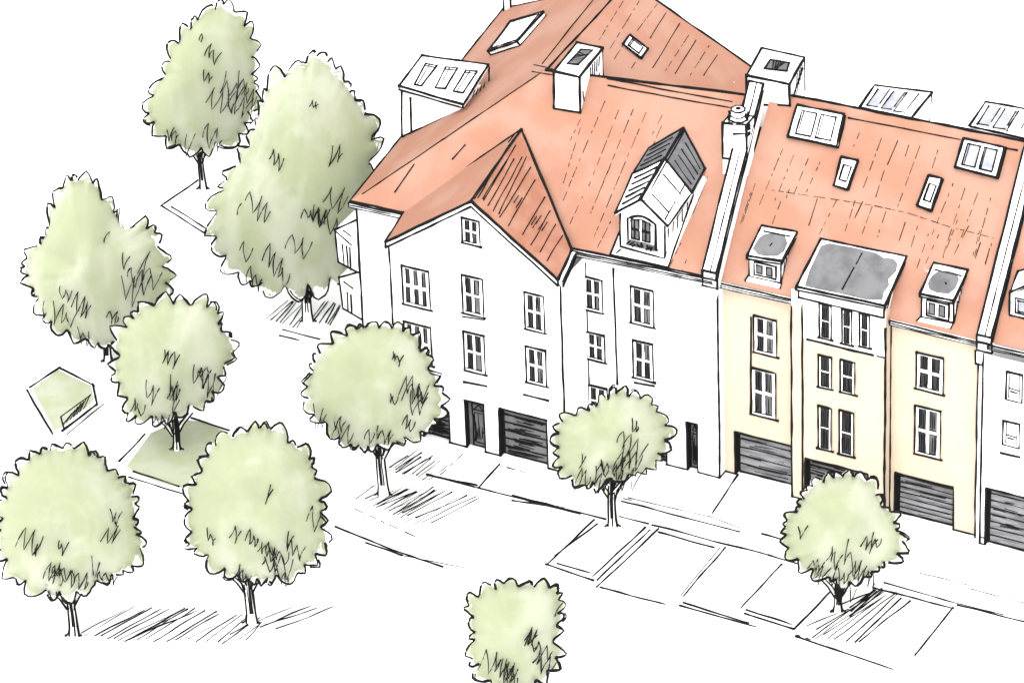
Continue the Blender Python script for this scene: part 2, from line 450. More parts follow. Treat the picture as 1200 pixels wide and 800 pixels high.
def skylight(parent, q, conv, h=.22, bars=1, k='white', inset=.14, wdt=.09, low=True):
    """q: back left, back right, front right, front left pixels of the raised top"""
    T = [conv(*p, h) for p in q]; m = MB()
    n = (T[1]-T[0]).cross(T[2]-T[0]).normalized(); n = n if n.z > 0 else -n
    m.prism(T, -n*(h+.1), 'white')
    m.line(T, wdt+.02, True)
    if low:
        Bq = [p - n*h for p in T]; m.line([Bq[3], Bq[2], Bq[1]], wdt)
        m.stroke(T[3], Bq[3], wdt); m.stroke(T[2], Bq[2], wdt)
    o = m.build('skylight', parent)
    p = MB(); c = sum(T, V())/4
    def bil(u, v): return T[0].lerp(T[1], u).lerp(T[3].lerp(T[2], u), v)
    I = [bil(inset, inset), bil(1-inset, inset), bil(1-inset, 1-inset), bil(inset, 1-inset)]
    if bars == 0: I2 = [I]
    else:
        I2 = []
        g_ = .05
        for i in range(bars+1):
            u0 = inset+(1-2*inset)*i/(bars+1)+(g_ if i else 0); u1 = inset+(1-2*inset)*(i+1)/(bars+1)-(g_ if i < bars else 0)
            I2.append([bil(u0, inset), bil(u1, inset), bil(u1, 1-inset), bil(u0, 1-inset)])
    for q_ in I2:
        p.prism([x+n*.015 for x in q_], -n*.01, k)
        p.line([x+n*.02 for x in q_], wdt*.75, True, wob=.015)
        p.stroke(q_[0].lerp(q_[1], .15)+n*.02, q_[3].lerp(q_[2], .15)+n*.02, .045)
    p.build('pane', o)
    return o
def chimney(parent, ftl, ftr, fbr, fbl, btl, btr, yf, flue, hatchside=True, sink=1.2):
    a, b, c, d = [at(*p, 'y', yf) for p in (ftl, ftr, fbr, fbl)]
    zt = (a.z+b.z)/2; a.z = b.z = zt
    e, f = at(*btl, 'z', zt), at(*btr, 'z', zt)
    dx = ((e-a)+(f-b))/2; e = a+dx; f = b+dx
    m = MB()
    lo = min(c.z, d.z)-sink
    bot = [V((d.x, a.y, lo)), V((c.x, b.y, lo))]
    A, B = a, b
    m.face([bot[0], bot[1], B, A], 'white')
    F0 = bot[1]+dx; E0 = bot[0]+dx
    m.face([bot[1], F0, f, B], 'white'); m.face([F0, E0, e, f], 'white'); m.face([E0, bot[0], A, e], 'white'); m.face([A, B, f, e], 'white')
    m.line([A, B, f, e], .12, True)
    m.stroke(A, d, .11); m.stroke(B, c, .11); m.stroke(d, c, .1)
    m.stroke(f, f+V((0, 0, -2.0)), .09)
    m.stroke(c, c+dx*.85+V((0, 0, .9)), .08)
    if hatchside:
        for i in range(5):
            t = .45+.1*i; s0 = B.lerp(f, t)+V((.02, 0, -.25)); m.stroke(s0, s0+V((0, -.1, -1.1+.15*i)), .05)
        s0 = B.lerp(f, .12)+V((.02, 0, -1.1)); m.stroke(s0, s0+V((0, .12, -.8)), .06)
    o = m.build('chimney', parent)
    fl = MB(); Q = [at(*p, 'z', zt+.02) for p in flue]
    fl.prism(Q, (0, 0, -.01), 'grey'); fl.line(Q, .09, True)
    for i in range(5): fl.stroke(Q[0].lerp(Q[1], .2+.15*i), Q[3].lerp(Q[2], random.uniform(.3, .8)), .06)
    fl.build('flue', o)
    return o

# ================================================================== corner house
H = thing('corner_house', (-10, 0, 0), 'large white corner house with steep salmon tiled roof and projecting front gable', 'house')
WY = -3.0                                       # front plane of the projecting gable bay
wm = MB()
gx0 = at(456, 292, 'y', WY).x; gx1 = at(658.5, 400, 'y', WY).x
wing_g = [opening((495,474),(526,482),(527.5,522),(497,514), WY), opening((544.5,469),(568,474),(568,531),(547,529), WY), opening((585,479),(641,491),(642,546),(586,537), WY)]
xL = cornerL.x+.25
main_g = [opening((730,507),(781,519),(782,548),(731,536), 0), opening((804,494),(817.5,497),(818,555),(806,552), 0)]
zE = 11.75
# wing walls
eL = at(456, 289, 'y', WY); eA = at(552, 241, 'y', WY); eR = at(656, 331, 'y', WY)
wall_holes(wm, gx0, gx1, 0, 11.3, WY, wing_g, 'white'); base_line(wm, gx0, gx1, WY, wing_g)
wm.face([V((gx0, WY, 11.3)), V((gx1, WY, 11.3)), V((gx1, WY, eR.z)), eA, V((gx0, WY, eL.z))], 'white')
wm.face([(gx1, WY, 0), (gx1, .3, 0), (gx1, .3, eR.z), (gx1, WY, eR.z)], 'white')
wm.face([(gx0, WY, 0), (gx0, .3, 0), (gx0, .3, eL.z), (gx0, WY, eL.z)], 'white')
wm.stroke((gx0, WY, 5), (gx0, WY, eL.z), .09); wm.stroke((gx0, WY, 0), (gx0, WY, 5), .09)
wm.stroke((gx1, WY, 0), (gx1, WY, eR.z), .09); wm.stroke((gx1, WY, .03), (gx1, 0, .03), .08)
# main walls
wall_holes(wm, gx1, 0.02, 0, zE, 0, main_g, 'white'); base_line(wm, gx1, 0.02, 0, main_g)
wm.face([(xL, 0, 0), (gx0, 0, 0), (gx0, 0, zE), (xL, 0, zE)], 'white')
wm.face([(gx1, 0, zE), (0.02, 0, zE), (0.02, 0, eaveR.z-.1), (gx1, 0, eaveR.z-.35)], 'white')
wm.stroke((gx1, 0, 0), (gx1, 0, zE), .09); wm.stroke((xL, 0, 0), (xL, 0, cornerL.z-.2), .11)
wm.face([(0.02, 0, 0), (0.02, 13, 0), (0.02, 13, 12), (0.02, YR, ridgeR.z-.4), (0.02, 0, 12)], 'white')
xf = farL.x+.3
foot = [(xL, 0), (xf, 22.3), (-7, 16.6), (-5, 13), (.02, 13)]
for (a, b), (c, d) in zip(foot, foot[1:]): wm.face([(a, b, 0), (c, d, 0), (c, d, 12), (a, b, 12)], 'white')
wm.face([(xf, 22.3, 0), (-7, 16.6, 0), rEave0-V((0, .4, .4)), apex-V((0, .4, .4)), (xf, 22.3, 11.8)], 'white')
wm.stroke(at(719, 315, 'y', -.02), at(723.5, 450, 'y', -.02), .085); wm.stroke(at(680, 313, 'y', -.02), at(681, 330, 'y', -.02), .06)
wm.stroke((.02, 0, 0), (.02, 0, 12.2), .09); wm.stroke((.02, 0, .03), (.02, .7, .03), .08)
for a, b in [((544,447),(570,452)), ((614.5,462.5),(642.5,469)), ((511,370.5),(511.5,371))]: ledge(wm, a, b, WY)
ledge(wm, (743,448), (767,452.5), 0)
ledge(wm, (542,370.5), (568,375), WY, .07)
wm.build('wall', H)

rf = MB()
slab(rf, [cornerL, eaveR, ridgeR, ridgeL], 'roof', edges=(0, 2))
slab(rf, [cornerL, ridgeL, apex, farL], 'roof', edges=(3,), w=.13)
slab(rf, [ridgeL, rEave + (ridgeL-apex), rEave, apex], 'roof', edges=(2,))
bz = V((0, 6.9, -8))
rf.prism([ridgeL+V((0, .02, 0)), ridgeR+V((0, .02, 0)), ridgeR+bz, ridgeL+bz], (0, -.1, -.2), 'roof')
rf.stroke(apex, ridgeL, .09); rf.stroke(farL, apex, .08)
# ridge rolls
for dy in (8.5, 16): rf.stroke(W(712, 82+dy+2, .02), W(858, 108+dy+3, .02), .06)
rf.stroke(W(626, 76, .05), W(648, 81, .05), .05); rf.stroke(W(624, 84, .05), W(648, 88, .05), .05)
rf.stroke(Lp(636, 74, .03), Lp(700, -6, .03), .045)
# tile lines
def tiles(mb, conv, L, w=.024, **k):
    for a, b in L: mb.dash(conv(*a, .02), conv(*b, .02), w, **k)
tiles(rf, Rp, [((702,47),(735,-6)),((715,57),(750,0)),((720,69),(732,50)),((747,36),(770,5)),((780,83),(808,40)),((809,88),(832,52)),((740,80),(752,62))], on=.5)
for a, b in [((765,80),(796,28)),((762,45),(781,15)),((791,86),(816,47)),((825,88),(841,64))]: rf.stroke(Rp(*a, .02), Rp(*b, .02), .036)
tiles(rf, W, [((709,118),(672,205)),((725,129),(690,218)),((742,128),(692,250)),((757,132),(695,280)),((776,135),(764,158)),((775,148),(725,262)),((680,140),(668,165)),((660,235),(674,200)),((668,262),(683,230)),
              ((742,208),(700,290)),((660,215),(680,150)),((697,238),(715,195)),((782,318),(800,280)),((812,250),(830,205)),((795,330),(806,300))], on=.45)
for a, b in [((463,225),(485,193)),((425,227),(520,163)),((520,163),(632,87)),((530,187),(545,170))]: rf.stroke(W(*a, .03), W(*b, .03), .05)
rf.build('roof', H)

# projecting gable roof
wr = MB()
GO = WY-.25
ga = at(452, 283, 'y', GO); gb = at(552, 235.5, 'y', GO); gc = at(654, 328, 'y', GO)
va = W(476, 244, .12); vt = W(611, 152, .12); vc = onp(670, 293.5, plane(gb, gc, vt)); va = onp(476, 244, plane(ga, gb, vt))
slab(wr, [ga, gb, vt, va], 'roof', th=.2, edges=(0, 2, 3))
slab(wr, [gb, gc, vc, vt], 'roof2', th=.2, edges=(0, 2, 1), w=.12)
wr.stroke(gb, vt, .09); 
for (p, q) in ((ga, gb), (gb, gc)):      # white verge boards
    d = V((0, 0, -.33))
    wr.prism([p+V((0, -.03, 0)), q+V((0, -.03, 0)), q+d+V((0, -.03, 0)), p+d+V((0, -.03, 0))], (0, .1, 0), 'white')
    wr.stroke(p+d+V((0, -.04, 0)), q+d+V((0, -.04, 0)), .085); wr.stroke(p+V((0, -.04, 0)), q+V((0, -.04, 0)), .11)
wr.stroke(ga, ga+V((0, -.04, -.33)), .1); wr.stroke(gc, gc+V((0, -.04, -.33)), .1)
wr.stroke(gc+V((0.05, 0, -.28)), vc+V((.05, 0, -.28)), .09); 
gp = plane(gb, gc, vt); gl = plane(ga, gb, vt)
def Gp(px, py, off=.03): return onp(px, py, gp, off)
for a, b in [((567,234),(596,185)),((572,241),(602,187)),((578,247),(612,184)),((586,254),(622,196)),((596,264),(627,211)),((613,275),(638,231)),((622,287),(645,247)),((633,295),(651,263)),((641,305),(659,276)),((604,170),(566,233)),((600,166),(560,231)),((585,250),(617,184))]:
    wr.stroke(Gp(*a), Gp(*b), .042, .03)
for i in range(9):
    x = random.uniform(600, 640); y_ = 232+(x-600)*1.25+random.uniform(-8, 6); wr.stroke(Gp(x, y_), Gp(x+6, y_-9), .035)
for a, b in [((606,158),(556,233)),((604,156),(596,166))]: wr.stroke(onp(*a, gl, .03), onp(*b, gl, .03), .05)
wr.build('gable_roof', H)

# gutters
gt = MB()
def gutter(a, b, h=.26, d=.16):
    a = V(a); b = V(b)
    gt.prism([a+V((0, -d, 0)), b+V((0, -d, 0)), b+V((0, -d, -h)), a+V((0, -d, -h))], (0, d-.02, 0), 'white')
    for z in (0, -h*.55, -h): gt.stroke(a+V((0, -d, z)), b+V((0, -d, z)), .085 if z in (0,) else .06)
    gt.stroke(a+V((0, -d, 0)), a+V((0, -d, -h)), .07)
gutter(cornerL, at(475, 250, 'y', EY)); gt.build('gutter', H); gt = MB(); gutter(W(671, 292.5), eaveR)
gt.build('gutter', H)
gt = MB(); q0 = vc+V((.02, -.05, -.03)); q1 = gc+V((.02, 0, -.03)); gt.prism([q1, q0, q0+V((0, 0, -.3)), q1+V((0, 0, -.3))], (.26, 0, 0), 'white')
for z in (0, -.15, -.3): gt.stroke(q1+V((.26, 0, z)), q0+V((.26, 0, z)), .08)
gt.build('gutter', H)

for q, c in [(((471,311),(503,317),(505,362),(474,356)), 3), (((542,322),(566,326),(567.5,371),(543,366)), 2), (((615,342),(637.5,346),(639,389),(616,385)), 2),
             (((542,255.5),(562,258),(563,288),(542.5,284)), 2), (((474,376),(505,383),(507,428),(476,421)), 3), (((544,387.5),(568,393),(569,438),(545,433)), 2), (((617,406),(640,409.5),(641,452),(617.5,447)), 2)]:
    window(H, *q, WY, c)
for q, c in [(((684.5,324),(706,327.5),(707,366),(685,362)), 2), (((740,334.5),(765,340),(768,383),(740,378)), 2), (((687.5,388),(709,392.5),(709.5,424),(688,419.5)), 2),
             (((742,398),(766,402.5),(766,446),(743,442)), 2), (((689,450),(712,455),(713,490),(690,485)), 2)]:
    window(H, *q, 0, c)
garage(H, wing_g[0], WY, dark=True); door(H, wing_g[1], WY); garage(H, wing_g[2], WY, 6, dark=True)
garage(H, main_g[0], 0, dark=True); door(H, main_g[1], 0)

# oriels on the end wall
for pts, ln in [([(410,251),(392.5,269),(397,307),(413,320)], [((393,271),(412,287)),((401,286),(403,309)),((406,288),(408,313)),((410,290),(411,316)),((402,270),(412,277))]),
                ([(412,313),(397,325),(402,361),(416,375)], [((403,330),(414,338)),((407,343),(408,364)),((411,345),(412,368))])]:
    m = MB(); P = [at(*p, 'y', .45) for p in pts]; P[0].x = max(P[0].x, xL+.05); P[3].x = max(P[3].x, xL+.05)
    m.prism(P, (0, 2.2, 0), 'white'); m.line(P[:4], .09)
    for a, b in ln: m.stroke(at(*a, 'y', .42), at(*b, 'y', .42), .075)
    m.build('oriel', H)

# gabled dormer
dm = MB()
yf = W(752, 297).y
f0, f1 = at(727, 288, 'y', yf), at(779, 302.5, 'y', yf)
tl_, tr_ = at(727, 250, 'y', yf), at(779, 263, 'y', yf); ap = at(751, 236, 'y', yf)
dm.face([f0, f1, tr_, ap, tl_], 'white')
rl, ra, rr = at(721, 249.5, 'y', yf-.2), at(751, 233.5, 'y', yf-.2), at(782.5, 265, 'y', yf-.2)
ba, bl_, br_ = W(801, 150, .05), W(760, 174, .05), W(826, 197.5, .05)
ma = at(779, 186, 'y', (yf+ba.y)/2); ml = at(741, 204, 'y', (yf+bl_.y)/2+.1); mr = at(811, 226, 'y', (yf+br_.y)/2+.1)
dm.face([f1, V((f1.x, br_.y, f1.z)), V((f1.x, br_.y, br_.z)), tr_], 'white'); dm.face([f0, V((f0.x, bl_.y, f0.z)), V((f0.x, bl_.y, bl_.z)), tl_], 'white')
sh = plane(tr_, mr, f1)
dm.stroke(f0, tl_, .09); dm.stroke(f1, tr_, .085); dm.stroke(f1+V((0, 0, .03)), V((f1.x+.1, br_.y-.6, br_.z-1.0)), .08)
dm.stroke(f0+V((0, -.05, 0)), f1+V((0, -.05, 0)), .08)
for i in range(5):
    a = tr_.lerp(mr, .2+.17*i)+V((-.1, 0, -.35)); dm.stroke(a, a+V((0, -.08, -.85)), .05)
D = dm.build('dormer', H)
dr = MB()
for P, k in (([rl, ra, ma, ml], 'white'), ([ra, rr, mr, ma], 'white'), ([ml, ma, ba, bl_], 'grey'), ([ma, mr, br_, ba], 'grey')):
    dr.prism(P, (0, 0, -.16), k); dr.line(P, .1, True)
dr.stroke(ra.lerp(rl, .1), ma.lerp(ml, .08)+V((0, 0, .02)), .06); dr.stroke(ra.lerp(rr, .1), ma.lerp(mr, .08)+V((0, 0, .02)), .06); dr.stroke(ma.lerp(mr, .09)+V((0, 0, .03)), ba.lerp(br_, .06)+V((0, 0, .03)), .06)
for i in range(1, 6):
    t = i/6; dr.stroke(rl.lerp(ml, t).lerp(ra.lerp(ma, t), .18)+V((0, -.02, .04)), rl.lerp(ml, t).lerp(ra.lerp(ma, t), .86)+V((0, -.02, .04)), .08)
for i in range(1, 4):
    t = i/4; dr.stroke(rr.lerp(ra, .18+.0*t).lerp(mr.lerp(ma, .18), t)+V((0, -.02, .04)), rr.lerp(ra, .8).lerp(mr.lerp(ma, .8), t)+V((0, -.02, .04)), .06)
dr.stroke(rr.lerp(mr, .06).lerp(ra, .15)+V((0, 0, .05)), mr.lerp(ma, .25)+V((0, 0, .05)), .06)
for i in range(4):
    t = .2+.2*i; dr.stroke(ml.lerp(bl_, t).lerp(ma.lerp(ba, t), .15)+V((0, 0, .05)), ml.lerp(bl_, t).lerp(ma.lerp(ba, t), .8)+V((0, 0, .05)), .05)
    dr.stroke(mr.lerp(br_, t).lerp(ma.lerp(ba, t), .1)+V((0, 0, .05)), mr.lerp(br_, t).lerp(ma.lerp(ba, t), .75)+V((0, 0, .05)), .05, .06)
dr.build('dormer_roof', D)
# arched dormer window
aw = MB(); x0, x1, z0, z1 = rect((736,255), (769,261), (769,291), (737,286), yf)
xm = (x0+x1)/2; ar = [V((x0+(x1-x0)*t, yf-.06, z1-.05+.32*math.sin(math.pi*t))) for t in [i/8 for i in range(9)]]
aw.prism([V((x0, yf-.06, z0)), *ar, V((x1, yf-.06, z0))], (0, .05, 0), 'white')
aw.curve([V((x0, yf-.07, z0)), *ar, V((x1, yf-.07, z0))], .12); aw.stroke((x0-.1, yf-.07, z0), (x1+.1, yf-.07, z0), .12)
aw.curve([p + (V((xm, yf-.07, z0+.6))-p)*.16 for p in ar], .05)
awo = aw.build('window', D)
pn = MB()
for i in range(2):
    for j in range(2):
        a = x0+.22+i*(x1-x0-.34)*.5; b = z0+.42+j*(z1-z0-.35)*.5; ww = (x1-x0)*.28; hh = (z1-z0)*.34
        pn.box((a, yf-.09, b), (a+ww, yf-.07, b+hh), 'grey'); pn.line([V((a, yf-.1, b)), V((a, yf-.1, b+hh)), V((a+ww, yf-.1, b+hh)), V((a+ww, yf-.1, b))], .06, True)
        pn.stroke((a+ww*.4, yf-.1, b), (a+ww*.45, yf-.1, b+hh), .07)
pn.build('pane', awo)
fb = MB()
fb.box((x0+.05, yf-.28, z0+.03), (x1-.05, yf-.1, z0+.3), 'grey')
for i in range(16):
    a = V((random.uniform(x0+.05, x1-.1), yf-.3, z0+random.uniform(.02, .2))); fb.stroke(a, a+V((random.uniform(-.15, .2), 0, random.uniform(.1, .25))), .07)
fb.build('flower_box', D)
fl = MB()   # pale lead apron round the dormer
fl.prism([W(715, 298, .05), W(728, 264, .05), W(745, 262, .05), W(790, 262, .05), W(824, 206, .05), W(828, 210, .05), W(783, 313, .05)], WP[1]*-.04, 'white')
for a, b in [((715,298),(727,268)),((715,298),(783,313)),((783,313),(813,228)),((727,292),(722,297))]: fl.stroke(W(*a, .06), W(*b, .06), .075)
fl.build('flashing', H)

# glazed box dormer at the hip
q = [(494,65.5),(572.5,76),(542.5,122.5),(467.5,101)]
bA = Lp(471, 160); bB = Lp(545, 127.5); yb = bA.y-.3
T = [at(*q[0], 'y', yb+2.6), at(*q[1], 'y', yb+2.6), None, at(*q[3], 'y', yb-.1)]; T[2] = onp(*q[2], plane(T[0], T[1], T[3]))
gd = MB(); gd.prism(T, (0, 0, -.22), 'white'); gd.line(T, .11, True); dn = V((0, 0, -.22)); gd.line([T[3]+dn, T[2]+dn], .09); gd.stroke(T[3], T[3]+dn, .09); gd.stroke(T[2], T[2]+dn, .09)
b0 = at(471, 160, 'y', yb); b1 = at(545, 127.5, 'y', yb); t0 = at(471, 108, 'y', yb); t1 = at(543, 126, 'y', yb)
low = at(545, 160, 'y', yb)
gd.prism([b0, low, t1, t0], (0, 2.6, 0), 'white')
gd.stroke(b0, t0, .1); gd.stroke(b0, b1, .1); gd.stroke(at(481, 114, 'y', yb-.03), at(482, 154, 'y', yb-.03), .09)
gd.stroke(b1+V((.03, 0, .05)), at(573, 110, 'y', yb+2.6), .08); gd.stroke(T[1]+dn, at(573, 110, 'y', yb+2.6), .085)
for i in range(4): gd.stroke(at(554+i*4, 114-i*3, 'y', yb+.8+i*.35), at(556+i*4, 106-i*3, 'y', yb+.8+i*.35), .045)
GD = gd.build('box_dormer', H)
tp = plane(T[0], T[1], T[2])
for q_ in [[(499,74.5),(512,77),(494,100.5),(486,99)],[(522.5,79),(536,80),(522,104),(510,103)],[(546,82.5),(559,84),(542,109),(531,107)]]:
    p = MB(); Q = [onp(*x, tp, .05) for x in q_]; p.prism(Q, tp[1]*-.04, 'white'); p.line(Q, .08, True); p.stroke(Q[0].lerp(Q[1], .35), Q[3].lerp(Q[2], .35), .06); p.stroke(Q[0].lerp(Q[3], .1), Q[1].lerp(Q[2], .1), .06)
    p.build('skylight', GD)
cbar = MB()
# skylights of the corner house
skylight(H, [(598,25),(636,14),(606,49),(572,60)], Lp, .3, bars=0, inset=.07)
skylight(H, [(738,41),(759,57),(751,68),(730,52)], Rp, .1, bars=0, k='white', inset=.2, low=False)
# chimneys
chimney(H, (649,85),(679,89),(680,132),(649,127),(675,51),(707,56), W(665,130).y, [(665,75),(681,58),(694,59),(677,76)])
chimney(H, (875,91),(925,96),(926,124),(875,122),(892.5,60),(942.5,64.5), YR-.4, [(902.5,70),(925,74),(922,84),(896,81)])
st = MB(); s0 = farL+V((.35, -.6, -.6)); st.box((s0.x, s0.y, s0.z), (s0.x+.45, s0.y+.5, s0.z+2.0), 'white')
for X_ in (0, .45): st.stroke((s0.x+X_, s0.y, s0.z+.5), (s0.x+X_, s0.y, s0.z+2.0), .09)
st.stroke((s0.x, s0.y, s0.z+2.0), (s0.x+.45, s0.y, s0.z+2.0), .09); st.stroke((s0.x+.45, s0.y, s0.z+2), (s0.x+.45, s0.y+.5, s0.z+2), .08); st.build('chimney', H)
# small chimney with a pot on the party wall
m = MB(); ys = W(861, 186).y-.75
a, b, c, d = [at(*p, 'y', ys) for p in ((847,144),(875,146),(875,188),(847,185))]
m.prism([a, b, V((c.x, c.y, c.z-1)), V((d.x, d.y, d.z-1))], (0, .9, 0), 'white'); m.line([a, b, b+V((0, .9, 0)), a+V((0, .9, 0))], .1, True); m.stroke(a, d, .11); m.stroke(b, c, .1); m.stroke(d, at(862, 187, 'y', ys), .1)
m.stroke(at(859,157,'y',ys-.03), at(872,157,'y',ys-.03), .1)
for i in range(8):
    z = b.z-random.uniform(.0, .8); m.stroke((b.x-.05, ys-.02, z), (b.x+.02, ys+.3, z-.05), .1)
ch = m.build('chimney', H)
m = MB(); cx = (a.x+b.x)/2
ring = lambda r, z: [V((cx+r*math.cos(t*math.pi/4), ys+.45+r*math.sin(t*math.pi/4), z)) for t in range(8)]
for (r0, z0_), (r1, z1_) in zip([(.5, a.z), (.55, a.z+.25), (.38, a.z+.4), (.38, a.z+.75)], [(.55, a.z+.25), (.38, a.z+.4), (.38, a.z+.75), (.1, a.z+.8)]):
    A, B = ring(r0, z0_), ring(r1, z1_)
    for i in range(8): m.face([A[i], A[(i+1)%8], B[(i+1)%8], B[i]], 'white')
    m.line(B, .07, True)
for i in range(6): A = ring(.5, a.z+.1)[i]; m.stroke(A, A+V((random.uniform(-.1, .1), 0, .4)), .11)
m.build('chimney_pot', ch)

# party parapets between the houses
def parapet(parent, x0, x1, y0, z0, y1, z1, h=.42):
    m = MB(); hv = V((0, 0, h))
    A, B, C, D_ = V((x0, y0, z0)), V((x1, y0, z0)), V((x1, y1, z1)), V((x0, y1, z1))
    m.prism([A+hv, B+hv, C+hv, D_+hv], (0, 0, -h-1.2), 'white')
    m.line([A+hv, B+hv, C+hv, D_+hv], .1, True); m.stroke(B+V((.02, 0, .02)), C+V((.02, 0, .02)), .09); m.stroke(A, A+hv, .1); m.stroke(B, B+hv, .09); m.stroke(A, B, .09)
    m.stroke((A+hv).lerp(B+hv, .55), (D_+hv).lerp(C+hv, .55), .06)
    m.box((x0+.05, y0-.12, z0-.45), (x1+.1, y0+.3, z0+.05), 'white'); m.line([V((x0+.05, y0-.12, z0-.45)), V((x1+.1, y0-.12, z0-.45)), V((x1+.1, y0-.12, z0+.05)), V((x0+.05, y0-.12, z0+.05))], .09, True)
    return m.build('parapet', parent)
pe = W(836, 327); pr = at(898, 99, 'y', YR-.75)
parapet(H, pe.x-.62, pe.x+.18, EY-.05, pe.z, pr.y, pr.z-.42)

# ================================================================== cream terrace
T_ = thing('terraced_house', (7, .5, 0), 'cream terraced house in three bays with three grey garage doors and wide dormer', 'house')
YL, YB, YQ = .7, 0.0, .7
xb0 = at(928, 500, 'y', YB).x; xb1 = at(1037, 480, 'y', YB).x; xr = at(1146, 470, 'y', YQ).x
wm = MB()
gL = opening((861,505.5),(930,523),(929,570),(862,555), YL); gL = (gL[0], min(gL[1], xb0-.02), 0, gL[3])
gB = opening((944,537.5),(1018,555),(1016,600),(943,584), YB)
gR = opening((1049,554),(1119,571),(1115,627),(1048,610), YQ)
zt = 12.2; zs = at(985, 407, 'y', YB).z
wall_holes(wm, .02, xb0, 0, zt, YL, [gL], 'cream'); wall_holes(wm, xb0, xb1, 0, at(985,352,'y',YB).z, YB, [gB], 'cream', split=(zs, 'white')); wall_holes(wm, xb1, xr, 0, zt, YQ, [gR], 'cream')
wm.face([(xb0, YB, 0), (xb0, YL, 0), (xb0, YL, zt), (xb0, YB, zt)], 'cream'); wm.face([(xb1, YB, 0), (xb1, YQ, 0), (xb1, YQ, zt+.8), (xb1, YB, zt+1.2)], 'cream')
for x, y_ in ((xb0, YB), (xb1, YB), (xb1, YQ)): wm.stroke((x, y_, 0), (x, y_, zt), .1)
xs = at(940.5, 470, 'y', YB).x; wm.stroke((xs, YB-.02, .05), (xs, YB-.02, zt+.2), .09)
wm.prism([(xs, YB-.012, 0), (xb0+.01, YB-.012, 0), (xb0+.01, YB-.012, zt), (xs, YB-.012, zt)], (0, .01, 0), 'cream')
xq = at(847, 450, 'y', YL).x; wm.stroke((xq, YL-.02, .05), (xq, YL-.02, zt), .08)
xr2 = xr+.22
wm.stroke((xr, YQ, 0), (xr, YQ, zt), .09)
base_line(wm, .02, xb0, YL, [gL]); base_line(wm, xb0, xb1, YB, [gB]); base_line(wm, xb1, xr, YQ, [gR])
wm.face([(.02, 13, 0), (xr, 13, 0), (xr, 13, zt), (.02, 13, zt)], 'white'); wm.face([(.02, YL, 0), (.02, 13, 0), (.02, 13, zt), (.02, YL, zt)], 'white'); wm.face([(xr, YQ, 0), (xr, 13, 0), (xr, 13, zt), (xr, YQ, zt)], 'white')
wm.stroke(at(945, 397.5, 'y', YB-.02), at(1024, 416, 'y', YB-.02), .1); wm.stroke(at(1028,417,'y',YB-.02), at(1037,419,'y',YB-.02), .05)
wm.stroke(at(880, 371, 'y', YL-.02), at(880, 484, 'y', YL-.02), .08)
wm.build('wall', T_)
for q in [((884,370),(911,374),(910,417),(884,412)), ((882,431),(909,436),(910,491),(881,484))]: window(T_, *q, YL, 2)
for q in [((961,355),(975,357),(974,398),(961,394)), ((987.5,361),(999,364),(998,404),(987,401)), ((1008,366),(1019.5,368),(1019,407.5),(1008,404)),
          ((960,415),(975,418),(974.5,455.5),(960,452)), ((985.5,420.5),(1002.5,424),(1002,462),(985,458)), ((960,474),(974.5,478),(974.5,527.5),(959,524)), ((984.5,480),(1001,483),(1001,535),(984,530))]:
    window(T_, *q, YB, 1)
for q in [((1075,412.5),(1107,419),(1105,461),(1074,455)), ((1074,475),(1103,480.5),(1102,537),(1071.5,530))]: window(T_, *q, YQ, 2)
garage(T_, gL, YL, 5); garage(T_, gB, YB, 5, dark=True); garage(T_, gR, YQ, 8)
rf = MB()
slab(rf, [yEaveL, yEaveR, yRidgeR, yRidgeL], 'roof', edges=(2,))
rf.prism([yRidgeL+V((0, .02, 0)), yRidgeR+V((0, .02, 0)), yRidgeR+bz, yRidgeL+bz], (0, -.1, -.2), 'roof')
rf.stroke(Y(994, 138, .02), Y(1126, 164, .02), .06); rf.stroke(Y(1180, 174, .02), Y(1192, 176, .02), .07)
tiles(rf, Y, [((917,175),(890,240)),((930,182),(908,235)),((947,186),(926,238)),((961,190),(945,225)),((1007,156),(1000,172)),((1033,162),(1010,225)),((1036,200),(1025,235)),((1078,171),(1052,242)),((1099,176),(1090,205)),
              ((1117,215),(1092,275)),((1131,220),(1105,300)),((1146,226),(1120,295)),((1161,232),(1142,300)),((980,235),(960,275)),((1002,235),(990,272)),((1022,242),(1010,275)),((1038,248),(1028,278)),((1075,265),(1066,295)),((1088,274),(1073,318)),((1100,275),(1085,308)),
              ((1122,258),(1105,302)),((1135,265),(1118,298)),((1148,270),(1140,300)),((1162,285),(1155,310)),((925,222),(918,240)),((905,262),(915,236)),((885,215),(870,260)),((868,262),(880,225)),((1065,170),(1060,186))], on=.4)
for a, b in [((1052,165),(1040,192)),((958,233),(948,264)),((1061,260),(1054,281)),((1011,236),(1002,255)),((1149,284),(1143,302)),((1160,291),(1155,308))]: rf.stroke(Y(*a, .02), Y(*b, .02), .038)
for a, b in [((905,223),(960,231)),((960,231),(1025,241)),((1025,241),(1065,250)),((1065,250),(1110,265)),((1110,265),(1165,279))]: rf.dash(Y(*a, .02), Y(*b, .02), .024, .3, .22)
rf.build('roof', T_)
gt = MB(); gutter(at(843, 330, 'y', .3), at(929, 349, 'y', .3)); gt.build('gutter', T_); gt = MB(); gutter(at(1044, 374, 'y', .3), at(1147, 399, 'y', .3)); gt.build('gutter', T_)
box_dormer(T_, 'dormer', [(962,280),(1062.5,300.5),(1037,358),(933,336)], [(936,348),(1036,372)], Y, 'grey', yf=YB-.02,
           paint=[(962,288),(972,285),(1000,290),(1026,296),(1036,302),(1047,303),(1052,309),(1050,318),(1041,327),(1042,334),(1036,342),(1034,351),(1015,351),(985,344),(960,339),(943,335),(948,318),(955,303)], lines=[((1009.5,297),(1003,309)),((1001,313),(987,339))])
